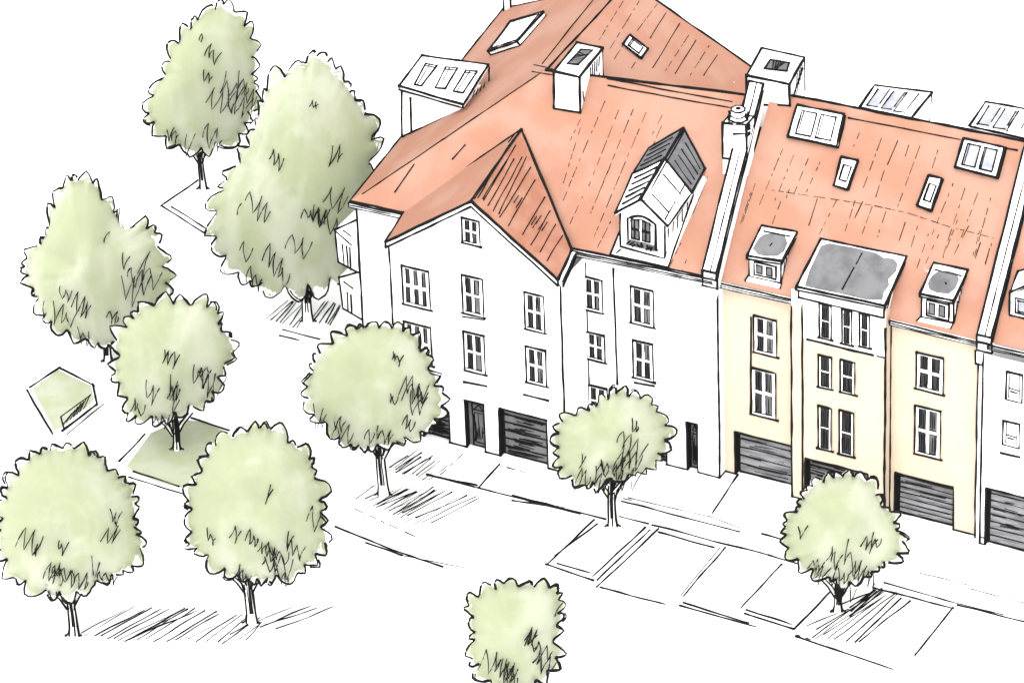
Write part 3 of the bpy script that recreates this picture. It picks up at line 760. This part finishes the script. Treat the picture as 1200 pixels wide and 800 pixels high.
box_dormer(T_, 'dormer', [(892.5,264),(934.5,272),(916,306),(875.5,299.5)], [(878,323),(915,331)], Y, 'grey', win=True, paint=[(889,279),(896,274),(909,273),(920,277),(923,285),(919,294),(911,300),(897,300),(888,298),(882,291)], lines=[((896,271),(926,277)),((902,288),(905,285))])
box_dormer(T_, 'dormer', [(1094,308),(1134,316),(1117,352),(1078,344)], [(1080,371),(1117,378)], Y, 'grey', win=True, paint=[(1092,323),(1099,318),(1111,317),(1121,320),(1124,327),(1120,337),(1112,344),(1098,343),(1089,339),(1087,332)], lines=[((1096,316),(1127,323)),((1108,331),(1109,333))])
for P in ([(878,321),(873,329),(914,338),(916,331)], [(1080,370),(1074,376),(1114,385),(1118,377)]):
    m = MB(); Q = [Y(*p, .04) for p in P]; m.prism(Q, YP[1]*-.03, 'white'); m.stroke(Q[0], Q[1], .08); m.stroke(Q[2], Q[3], .07); m.build('flashing', T_)
skylight(T_, [(934,123),(989,134),(980,172),(923,160)], Y, .28, bars=1)
skylight(T_, [(1129,162),(1177,172.5),(1168,208),(1119,196)], Y, .28, bars=1, k='glass')
skylight(T_, [(986,184),(1005,188),(993,222),(977,217)], Y, .16, bars=0, inset=.24)
skylight(T_, [(1088,205.5),(1104,209),(1091,247),(1075,241)], Y, .16, bars=0, inset=.24)
# glazed dormers on the far slope, their tops showing over the ridge
for q_, side in [([(1025,100),(1092,108),(1067,139),(1007.5,126)], (1089,141)), ([(1155,119.5),(1222,131),(1203,163),(1136,148)], None)]:
    par = T_ 
    y1 = YR+.5; P = [at(*q_[0], 'y', y1+1.6), at(*q_[1], 'y', y1+1.6), at(*q_[2], 'y', y1), at(*q_[3], 'y', y1)]
    m = MB(); m.prism(P, (0, 0, -1.5), 'white'); m.line(P, .1, True)
    if side: m.stroke(P[1], at(*side, 'y', y1+1.6), .09); 
    else: m.stroke(P[3]+V((0, 0, -.25)), P[2]+V((0, 0, -.25)), .09)
    o = m.build('dormer', par)
    pp = plane(P[0], P[1], P[2]); g2 = MB()
    for u in (.1, .38, .62):
        a = P[0].lerp(P[1], u); b = P[3].lerp(P[2], u); c = P[0].lerp(P[1], u+.2); d = P[3].lerp(P[2], u+.2); z = V((0, 0, .03))
        g2.prism([a.lerp(b, .15)+z, c.lerp(d, .15)+z, c.lerp(d, .88)+z, a.lerp(b, .88)+z], (0, 0, -.02), 'glass' if u < .5 else 'white')
        g2.stroke(a.lerp(b, .15)+z, a.lerp(b, .88)+z, .08); g2.stroke(c.lerp(d, .15)+z, c.lerp(d, .7)+z, .05); g2.stroke(a.lerp(b, .88)+z, c.lerp(d, .85)+z, .05)
    g2.build('pane', o)
pe2 = Y(1152, 400); pr2 = Y(1203, 172)
parapet(T_, pe2.x-.3, pe2.x+.5, .2, pe2.z, pr2.y, pr2.z)
dp = MB()   # downpipe between the two houses
xa = xr+.05
dp.box((xa, YQ-.2, 0), (xa+.28, YQ-.02, zt-.2), 'white'); dp.stroke((xa, YQ-.2, 0), (xa, YQ-.2, zt-.2), .085); dp.stroke((xa+.28, YQ-.2, 0), (xa+.28, YQ-.2, zt-.2), .085)
dp.box((xa-.08, YQ-.35, zt-1.1), (xa+.34, YQ-.02, zt-.3), 'white'); dp.line([V((xa-.08, YQ-.35, zt-1.1)), V((xa+.34, YQ-.35, zt-1.1)), V((xa+.34, YQ-.35, zt-.3)), V((xa-.08, YQ-.35, zt-.3))], .1, True)
dp.build('downpipe', T_)

# ================================================================== end house at the right
E_ = thing('white_house', (17, .5, 0), 'white end house with salmon roof, cut off at the edge beside the cream terrace', 'house')
YE = .1; x0e = xr+.5; x1e = x0e+9
gE = opening((1155,572),(1200,582),(1200,652),(1154,637), YE); gE = (gE[0], gE[0]+2.4, 0, gE[3])
wm = MB(); wall_holes(wm, x0e, x1e, 0, 12, YE, [gE], 'white'); base_line(wm, x0e, x1e, YE, [gE])
wm.face([(x0e, YE, 0), (x0e, 13, 0), (x0e, 13, 12), (x0e, YE, 12)], 'white'); wm.face([(x1e, YE, 0), (x1e, 13, 0), (x1e, 13, 12), (x1e, YE, 12)], 'white'); wm.face([(x0e, 13, 0), (x1e, 13, 0), (x1e, 13, 12), (x0e, 13, 12)], 'white')
wm.stroke((x0e, YE, 0), (x0e, YE, 12), .09); wm.stroke((x0e, YE-.02, .45), (gE[0], YE-.02, .45), .07)
ledge(wm, (1172.5,530), (1195,535.5), YE)
wm.build('wall', E_)
window(E_, (1180.5,435),(1199,438.5),(1197.5,471),(1179,467), YE, 1, 1, style='light', sill=False)
window(E_, (1177,492.5),(1196,496),(1194,524),(1175.5,520), YE, 1, 1, style='light', sill=False)
garage(E_, gE, YE, 8)
rf = MB(); eA = Y(1160, 401); rA = Y(1209, 168); dx = (yEaveR-yEaveL).normalized()*9
Q = [eA, eA+dx, rA+dx, rA]; slab(rf, Q, 'roof', edges=(2,)); rf.prism([rA+V((0, .02, 0)), rA+dx+V((0, .02, 0)), rA+dx+bz, rA+bz], (0, -.1, -.2), 'roof'); rf.build('roof', E_)
gt = MB(); gutter(eA+V((0, -.1, 0)), eA+dx+V((0, -.1, 0))); gt.build('gutter', E_)
# arched dormer, cut by the picture's edge
m = MB(); ye = Y(1190, 372).y
P = [at(1183, 369, 'y', ye), at(1225, 378, 'y', ye), at(1226, 350, 'y', ye), at(1205, 336, 'y', ye), at(1184, 342, 'y', ye)]
m.prism(P, (0, 1.6, 0), 'white'); m.line(P, .1, True)
pk = [at(1184, 342, 'y', ye-.1), at(1205, 333, 'y', ye-.1), Y(1214, 312, .1), Y(1193, 318, .1)]; m.prism(pk, (0, 0, -.12), 'white'); m.line(pk, .1, True)
pk2 = [at(1205, 333, 'y', ye-.1), at(1227, 350, 'y', ye-.1), Y(1240, 325, .1), Y(1214, 312, .1)]; m.prism(pk2, (0, 0, -.12), 'white'); m.line(pk2, .1, True)
o = m.build('dormer', E_)
m = MB(); P = [at(1190, 349, 'y', ye-.06), at(1216, 354, 'y', ye-.06), at(1216, 372, 'y', ye-.06), at(1190, 366, 'y', ye-.06)]; m.prism(P, (0, .05, 0), 'white'); m.line(P, .08, True)
P2 = [p.lerp(sum(P, V())/4, .25)+V((0, -.03, 0)) for p in P]; m.prism(P2, (0, .02, 0), 'glass'); m.line(P2, .07, True); m.build('window', o)

# ================================================================== trees
hz = V((vw.x, vw.y, 0)).normalized()           # horizontal direction away from the viewer's side
def tree(base, pts, ctr, label, trunk_w=.42, seeds=0, zig=(), zz=4, flat_depth=.85, bump=15, tmid=None):
    rnd = random.Random(seeds); Gp_ = at(*base, 'z', 0)
    root = thing('tree', Gp_, label, 'tree', 'leafy trees round the houses')
    # crown centre straight above the trunk
    q = ray(*ctr); t = (Gp_-CAM).dot(hz)/q.dot(hz); C = CAM+q*t
    wpx = (max(p[0] for p in pts)-min(p[0] for p in pts))/2; hpx = (max(p[1] for p in pts)-min(p[1] for p in pts))/2
    a_ = max(hpx/math.cos(EL), wpx*.8)/21.5; b_ = wpx/21.5*flat_depth
    ce, se = math.cos(EL), math.sin(EL)
    a_ = math.sqrt(max((hpx/21.5)**2 - (b_*se)**2, (.55*hpx/21.5)**2))/ce
    th = math.atan(min(.9, (se/ce)*b_*b_/a_/a_)); u = V((0, 0, 1))*math.cos(th) + hz*math.sin(th)
    T0 = 1/math.sqrt((ce/b_)**2 + (se/a_)**2)
    nrm = rt.cross(u).normalized(); CP = (C, nrm)
    # scalloped outline (pixels round ctr)
    dense = []
    n = len(pts)
    for i in range(n):
        p0, p1, p2, p3 = pts[i-1], pts[i], pts[(i+1) % n], pts[(i+2) % n]
        for k in range(12):
            s = k/12
            dense.append(tuple(.5*((2*p1[j])+(-p0[j]+p2[j])*s+(2*p0[j]-5*p1[j]+4*p2[j]-p3[j])*s*s+(-p0[j]+3*p1[j]-3*p2[j]+p3[j])*s**3) for j in (0, 1)))
    out = []; i = 0; N = len(dense); cum = [0]
    for k in range(N): cum.append(cum[-1]+math.dist(dense[k], dense[(k+1) % N]))
    per = cum[-1]
    def pa(sv):
        sv %= per
        lo, hi = 0, N
        while hi-lo > 1:
            mid = (lo+hi)//2
            if cum[mid] <= sv: lo = mid
            else: hi = mid
        f_ = (sv-cum[lo])/max(1e-6, cum[lo+1]-cum[lo]); p, q_ = dense[lo], dense[(lo+1) % N]
        return (p[0]+(q_[0]-p[0])*f_, p[1]+(q_[1]-p[1])*f_)
    s = 0; bumps = []
    while s < per-5:
        l = rnd.uniform(.45, 1.5)*bump; l = min(l, per-s)
        if per-s-l < 6: l = per-s
        bumps.append((s, l)); s += l
    loops = []; allp = []
    for (s, l) in bumps:
        amp = rnd.uniform(.42, .72)*l; skew = rnd.uniform(.25, .75); seg = []
        pointy = rnd.random() < .5
        K_ = 7
        for k in range(K_+1):
            tt = k/K_; p = pa(s+l*tt); 
            d = (p[0]-ctr[0], p[1]-ctr[1]); dl = math.hypot(*d)
            x = tt/skew if tt < skew else (1-tt)/(1-skew)
            h = amp*(x**.9 if pointy else math.sin(x*math.pi/2)**.7) - amp*.45
            if s > .0 and l > 10: h += rnd.uniform(-.4, .4)
            tw = (rnd.random()-.5)*1.3
            seg.append((p[0]+d[0]/dl*h+tw, p[1]+d[1]/dl*h))
        if allp: seg[0] = allp[-1]
        loops.append(seg); allp += seg[1:] if allp else seg
    # polar radius of the outline
    NA = 128; rad = [0.0]*NA; cl = allp
    for i in range(NA):
        an = 2*math.pi*i/NA; dx, dy = math.cos(an), math.sin(an); best = None
        for p, q_ in zip(cl, cl[1:]+cl[:1]):
            ax, ay = p[0]-ctr[0], p[1]-ctr[1]; bx, by = q_[0]-ctr[0], q_[1]-ctr[1]
            ex, ey = bx-ax, by-ay; den = dx*ey-dy*ex
            if abs(den) < 1e-9: continue
            r_ = (ax*ey-ay*ex)/den; v_ = (ax*dy-ay*dx)/den
            if r_ > 0 and -.001 <= v_ <= 1.001: best = r_ if best is None else max(best, r_)
        rad[i] = best or rad[i-1]
    def rr_(an):
        x = (an/(2*math.pi) % 1)*NA; i = int(x) % NA; return rad[i]*(1-(x-int(x))) + rad[(i+1) % NA]*(x-int(x))
    sm = [sum(rad[(i+k) % NA] for k in range(-7, 8))/15 for i in range(NA)]
    def ri_(an, s_):
        x = (an/(2*math.pi) % 1)*NA; i = int(x) % NA; a1 = sm[i]*(1-(x-int(x))) + sm[(i+1) % NA]*(x-int(x)); k = s_**18
        return a1*.97*(1-k) + rr_(an)*k
    def thick(s_, an, side):
        k = math.sqrt(max(0, 1-s_*s_))
        P = onp(ctr[0]+math.cos(an)*s_*sm[0], ctr[1]+math.sin(an)*s_*sm[0], CP)
        lump = 1+.10*noise.noise(P*.55+V((seeds*3.1, side*5, 0)))*(1-s_**4) 
        return T0*k*lump
    def body(px, py, side=-1, lift=0):
        d = (px-ctr[0], py-ctr[1]); r_ = math.hypot(*d); an = math.atan2(d[1], d[0]); s_ = min(1, r_/rr_(an))
        P = onp(px, py, CP); return P + vw*side*(thick(s_, an, side)+lift)
    RS = [0, .15, .3, .45, .58, .7, .8, .87, .91, .94, .96, .975, .985, .995, 1.0]
    me_v = []; me_f = []; ed = []
    for side in (-1, 1):
        for j, s_ in enumerate(RS):
            for i in range(NA):
                an = 2*math.pi*i/NA; r_ = ri_(an, s_)*s_
                P = onp(ctr[0]+math.cos(an)*r_, ctr[1]+math.sin(an)*r_, CP)
                me_v.append(P + vw*side*thick(s_, an, side)); ed.append(s_)
    NR = len(RS)
    for si in range(2):
        o_ = si*NR*NA
        for j in range(NR-1):
            for i in range(NA):
                k = (i+1) % NA; q4 = (o_+j*NA+i, o_+j*NA+k, o_+(j+1)*NA+k, o_+(j+1)*NA+i)
                me_f.append(q4 if si else q4[::-1])
    # crown mesh with its pen strokes
    me = MB(); me.v = me_v; me.f = me_f; me.m = ['crown']*len(me_f)
    nb = len(me_v)
    for seg in loops:
        P = [onp(x, y, CP) - vw*1.1 for x, y in seg]
        if True:
            if len(P) > 5 and rnd.random() < .25: P = P[:-1]
            me.curve(P, rnd.uniform(.075, .125))
        if rnd.random() < .18:                      # a second, looser pass of the pen
            o2 = (rnd.uniform(-3, 3), rnd.uniform(-3, 3)); me.curve([onp(x+o2[0], y+o2[1], CP) - vw*1.2 for x, y in seg[1:-1]], .08)
    def zigzag(cx, cy, n=4, sz=12, w=.052, side=-1, dr=(.55, .6)):
        pts_ = []; x, y_ = cx-n*sz*.25, cy-rnd.uniform(0, 4)
        sl_ = rnd.uniform(.35, .6); drift = rnd.uniform(.1, .5)
        for k in range(n):
            h = sz*rnd.uniform(.5, 1.35)
            pts_.append((x, y_+h*.5)); pts_.append((x+h*sl_, y_-h*.5)); x += sz*rnd.uniform(.25, .55); y_ += sz*(drift+rnd.uniform(-.12, .15))
        if rnd.random() < .4: pts_ = pts_[1:]
        sz = sz*1.2
        P = []
        for p, q_ in zip(pts_, pts_[1:]):
            cv = rnd.uniform(-1.8, 1.8)
            for k in range(5): t_ = k/5; P.append(body(p[0]+(q_[0]-p[0])*t_+cv*math.sin(math.pi*t_), p[1]+(q_[1]-p[1])*t_+cv*.4*math.sin(math.pi*t_), side, .08))
        P.append(body(*pts_[-1], side, .03)); me.curve(P, w)
    for z_ in zig: zigzag(*z_)
    W_, H_ = wpx, hpx
    # tufts of strokes low in the crown, and some round the far side
    for k in range(zz+2):
        an = math.radians(rnd.uniform(-10, 165)); s_ = rnd.uniform(.4, .93); r_ = rr_(an)*s_
        zigzag(ctr[0]+math.cos(an)*r_, ctr[1]+math.sin(an)*r_, rnd.choice((2, 3, 3, 4)), rnd.uniform(14, 24), .045)
    for k in range(8):
        an = rnd.uniform(0, 6.28); r_ = rr_(an)*rnd.uniform(.1, .8); zigzag(ctr[0]+math.cos(an)*r_, ctr[1]+math.sin(an)*r_, 4, 13, .065, 1)
    cr = me.build('crown', root, smooth=False)
    for i_, pl in enumerate(cr.data.polygons):
        if i_ < len(me_f): pl.use_smooth = True
    at_ = cr.data.attributes.new('edge', 'FLOAT', 'POINT')
    at_.data.foreach_set('value', ed + [0.0]*(len(cr.data.vertices)-len(ed)))
    # trunk: tapered, with limbs rising into the crown, and pen lines down its sides
    tk = MB(); r0 = trunk_w/2
    lowy = max(p[1] for p in pts); 
    topz = (C.z - a_*.55); topz = max(topz, 1.6)
    P = []; R = []
    for k in range(9):
        t_ = k/8; P.append(Gp_+V((.05*math.sin(t_*4+seeds), .05*math.cos(t_*3), topz*t_))); R.append(r0*(1.25-.5*t_) if k else r0*1.5)
    tk.tube(P, R, 'white', 10)
    for sgn in (-1, 1):
        Q = [p + rt*sgn*r*1.0 - vw*.05 for p, r in zip(P, R)]
        tk.curve([Q[0]+rt*sgn*.06]+Q, .12)
        tk.curve([p + rt*sgn*r*.25 - vw*(r+.02) + V((rnd.uniform(-.02, .02), 0, 0)) for p, r in zip(P[1:], R[1:])], .07)
    for k in range(5):
        o3 = rnd.uniform(-.7, .7); i0 = rnd.randint(0, 4); tk.curve([p + rt*o3*r - vw*(r+.03) for p, r in zip(P[i0:i0+5], R[i0:i0+5])], .07)
    for k in range(6):
        a0 = P[rnd.choice((4, 5, 6, 7))]; ang = rnd.uniform(-1, 1)
        e_ = a0 + rt*ang*1.5 + V((0, 0, rnd.uniform(.9, 1.7))) - hz*rnd.uniform(.0, 1.0)
        mdp = a0.lerp(e_, .5)+rt*ang*.1
        tk.tube([a0, mdp, e_], [r0*.45, r0*.3, r0*.12], 'white', 6)
        tk.curve([a0-rt*.08-vw*.05, mdp-rt*.08-vw*.05, e_-vw*.05], .085)
    for k in range(10):
        a0 = P[-2]+rt*rnd.uniform(-.3, .3)-vw*.3; tk.curve([a0, a0+V((0, 0, .35))+rt*rnd.uniform(0, .3), a0+V((0, 0, .7))+rt*rnd.uniform(-.1, .5)], .08)
    zb = C.z - (lowy-ctr[1])/21.5/ce; fz = max(.9, zb-.75)      # the fork just under the crown
    for sgn in (-1, 1, rnd.choice((-.4, .4))):
        f0 = Gp_+V((0, 0, fz+rnd.uniform(-.2, .2)))+rt*sgn*r0*.5; f1 = f0+rt*sgn*.35+V((0, 0, .7)); f2 = f1+rt*sgn*.55+V((0, 0, .95))-hz*.4
        tk.tube([f0, f1, f2], [r0*.5, r0*.36, r0*.2], 'white', 6)
        tk.curve([p+rt*.12-vw*(r0*.6) for p in (f0, f1, f2)], .08); tk.curve([p-rt*.12-vw*(r0*.6) for p in (f0, f1, f2)], .08)
    for sgn in (-1, 1):
        b0 = Gp_+V((0, 0, .02)); tk.curve([b0+rt*sgn*(r0+.28), b0+rt*sgn*(r0+.1)+V((0, 0, .15)), b0+rt*sgn*r0*1.15+V((0, 0, .5))], .09)
    tk.build('trunk', root)
    return root

TREES = [
 ((238,222), [(264,4),(285,20),(298,42),(302,62),(300,92),(303,115),(294,138),(286,158),(262,170),(237,180),(212,176),(192,164),(172,135),(180,110),(196,85),(206,52),(225,28),(246,14)], (238,100),
  'tall pale green tree with a pointed crown, farthest back beside the bed corner', [(240,50,2,8),(252,62,3,12),(246,92,3,12),(276,120,2,22),(208,158,4,14),(255,158,3,20)], 16, .3),
 ((361,377), [(372,64),(398,82),(414,110),(428,128),(440,160),(436,200),(424,240),(415,290),(400,325),(372,340),(340,342),(305,336),(272,318),(254,288),(248,255),(262,216),(284,182),(300,150),(311,108),(326,88),(350,78)], (345,220),
  'largest pale green tree, its crown touching the left end of the white corner house', [(372,127,3,9),(328,185,3,12),(397,185,3,20),(285,247,1,12),(376,255,5,16),(330,300,5,16),(300,325,3,14)], 17, .5),
 ((127,424), [(92,207),(112,211),(122,232),(135,240),(140,262),(146,276),(162,262),(176,260),(188,280),(194,302),(202,322),(198,345),(186,375),(152,398),(125,405),(95,398),(58,378),(42,345),(30,325),(32,302),(46,286),(58,272),(64,238),(74,217)], (108,320),
  'pale green tree with a two-peaked crown, leftmost in the upper left', [(134,280,2,14),(150,308,2,14),(168,320,3,18),(78,350,1,6),(105,352,4,16),(140,370,3,14)], 14, .35),
 ((207,527), [(205,350),(228,354),(243,352),(258,364),(261,386),(278,400),(274,420),(260,440),(252,466),(226,478),(207,486),(190,496),(172,490),(152,490),(148,468),(134,440),(138,415),(134,392),(152,374),(167,360),(186,350)], (205,420),
  'round pale green tree standing on the green lawn patch with its trunk bare', [(205,420,4,14),(245,434,3,13),(165,475,3,14),(210,462,3,14),(192,492,3,16)], 13, .3),
 ((86,745), [(60,524),(90,522),(114,530),(130,548),(148,560),(162,582),(160,610),(170,640),(162,662),(138,672),(112,686),(85,698),(60,695),(32,686),(10,668),(-1,640),(3,605),(6,577),(20,554),(32,536)], (84,610),
  'big round pale green tree in the lower left corner of the view', [(80,635,3,12),(50,640,2,10),(90,665,6,16),(130,675,4,14),(60,690,3,12)], 15, .4),
 ((294,730), [(305,497),(328,502),(344,518),(365,528),(369,551),(380,576),(378,606),(386,634),(372,652),(352,671),(325,677),(297,680),(270,671),(252,663),(235,645),(221,638),(226,610),(220,582),(234,552),(243,528),(264,510),(286,503)], (303,592),
  'big round pale green tree between the lower left tree and the road', [(320,580,2,22),(300,625,3,12),(342,630,2,18),(250,625,3,12),(330,655,5,16),(290,668,4,14)], 15, .45),
 ((449,580), [(445,381),(474,384),(489,397),(500,411),(507,436),(522,465),(516,488),(504,501),(480,515),(455,522),(425,525),(400,517),(382,497),(366,487),(357,460),(363,436),(374,412),(394,394),(416,383)], (440,455),
  'round pale green tree standing in front of the projecting white gable', [(470,420,4,12),(465,468,3,12),(493,460,3,12),(482,492,3,13),(400,490,3,12),(450,510,4,15)], 13, .5),
 ((718,617), [(722,456),(744,462),(762,468),(774,487),(786,502),(781,520),(772,538),(758,551),(735,556),(715,563),(690,570),(668,561),(654,548),(652,530),(650,506),(659,489),(677,482),(696,474),(709,464)], (716,513),
  'small round pale green tree on the kerb before the white main front', [(745,495,3,12),(697,525,1,8),(680,540,2,14),(720,545,5,16),(740,535,3,16),(700,555,3,14)], 12, .38),
 ((982,717), [(985,554),(1008,556),(1025,568),(1032,592),(1049,600),(1050,616),(1060,635),(1051,652),(1033,661),(1013,675),(990,684),(966,675),(942,665),(924,652),(917,630),(920,607),(934,593),(943,573),(962,560)], (985,622),
  'small round pale green tree beside the parking bays in front of the cream terrace', [(935,622,2,14),(1014,634,3,13),(955,660,3,14),(985,672,3,14),(1020,672,4,14)], 12, .34),
 ((603,858), [(590,679),(618,684),(638,680),(655,693),(657,720),(651,745),(658,765),(646,786),(628,800),(600,807),(572,796),(554,777),(550,755),(556,730),(546,707),(564,690)], (602,742),
  'pale green tree at the bottom edge, only its crown in view below the road', [(655,715,1,20),(625,740,3,14),(640,770,4,16),(600,780,3,14)], 14, .35),
]
for i, (b, p, c, lab, zg, bu, tw) in enumerate(TREES):
    tree(b, p, c, lab, tw*.8, i+3, zg, bump=bu*1.3)
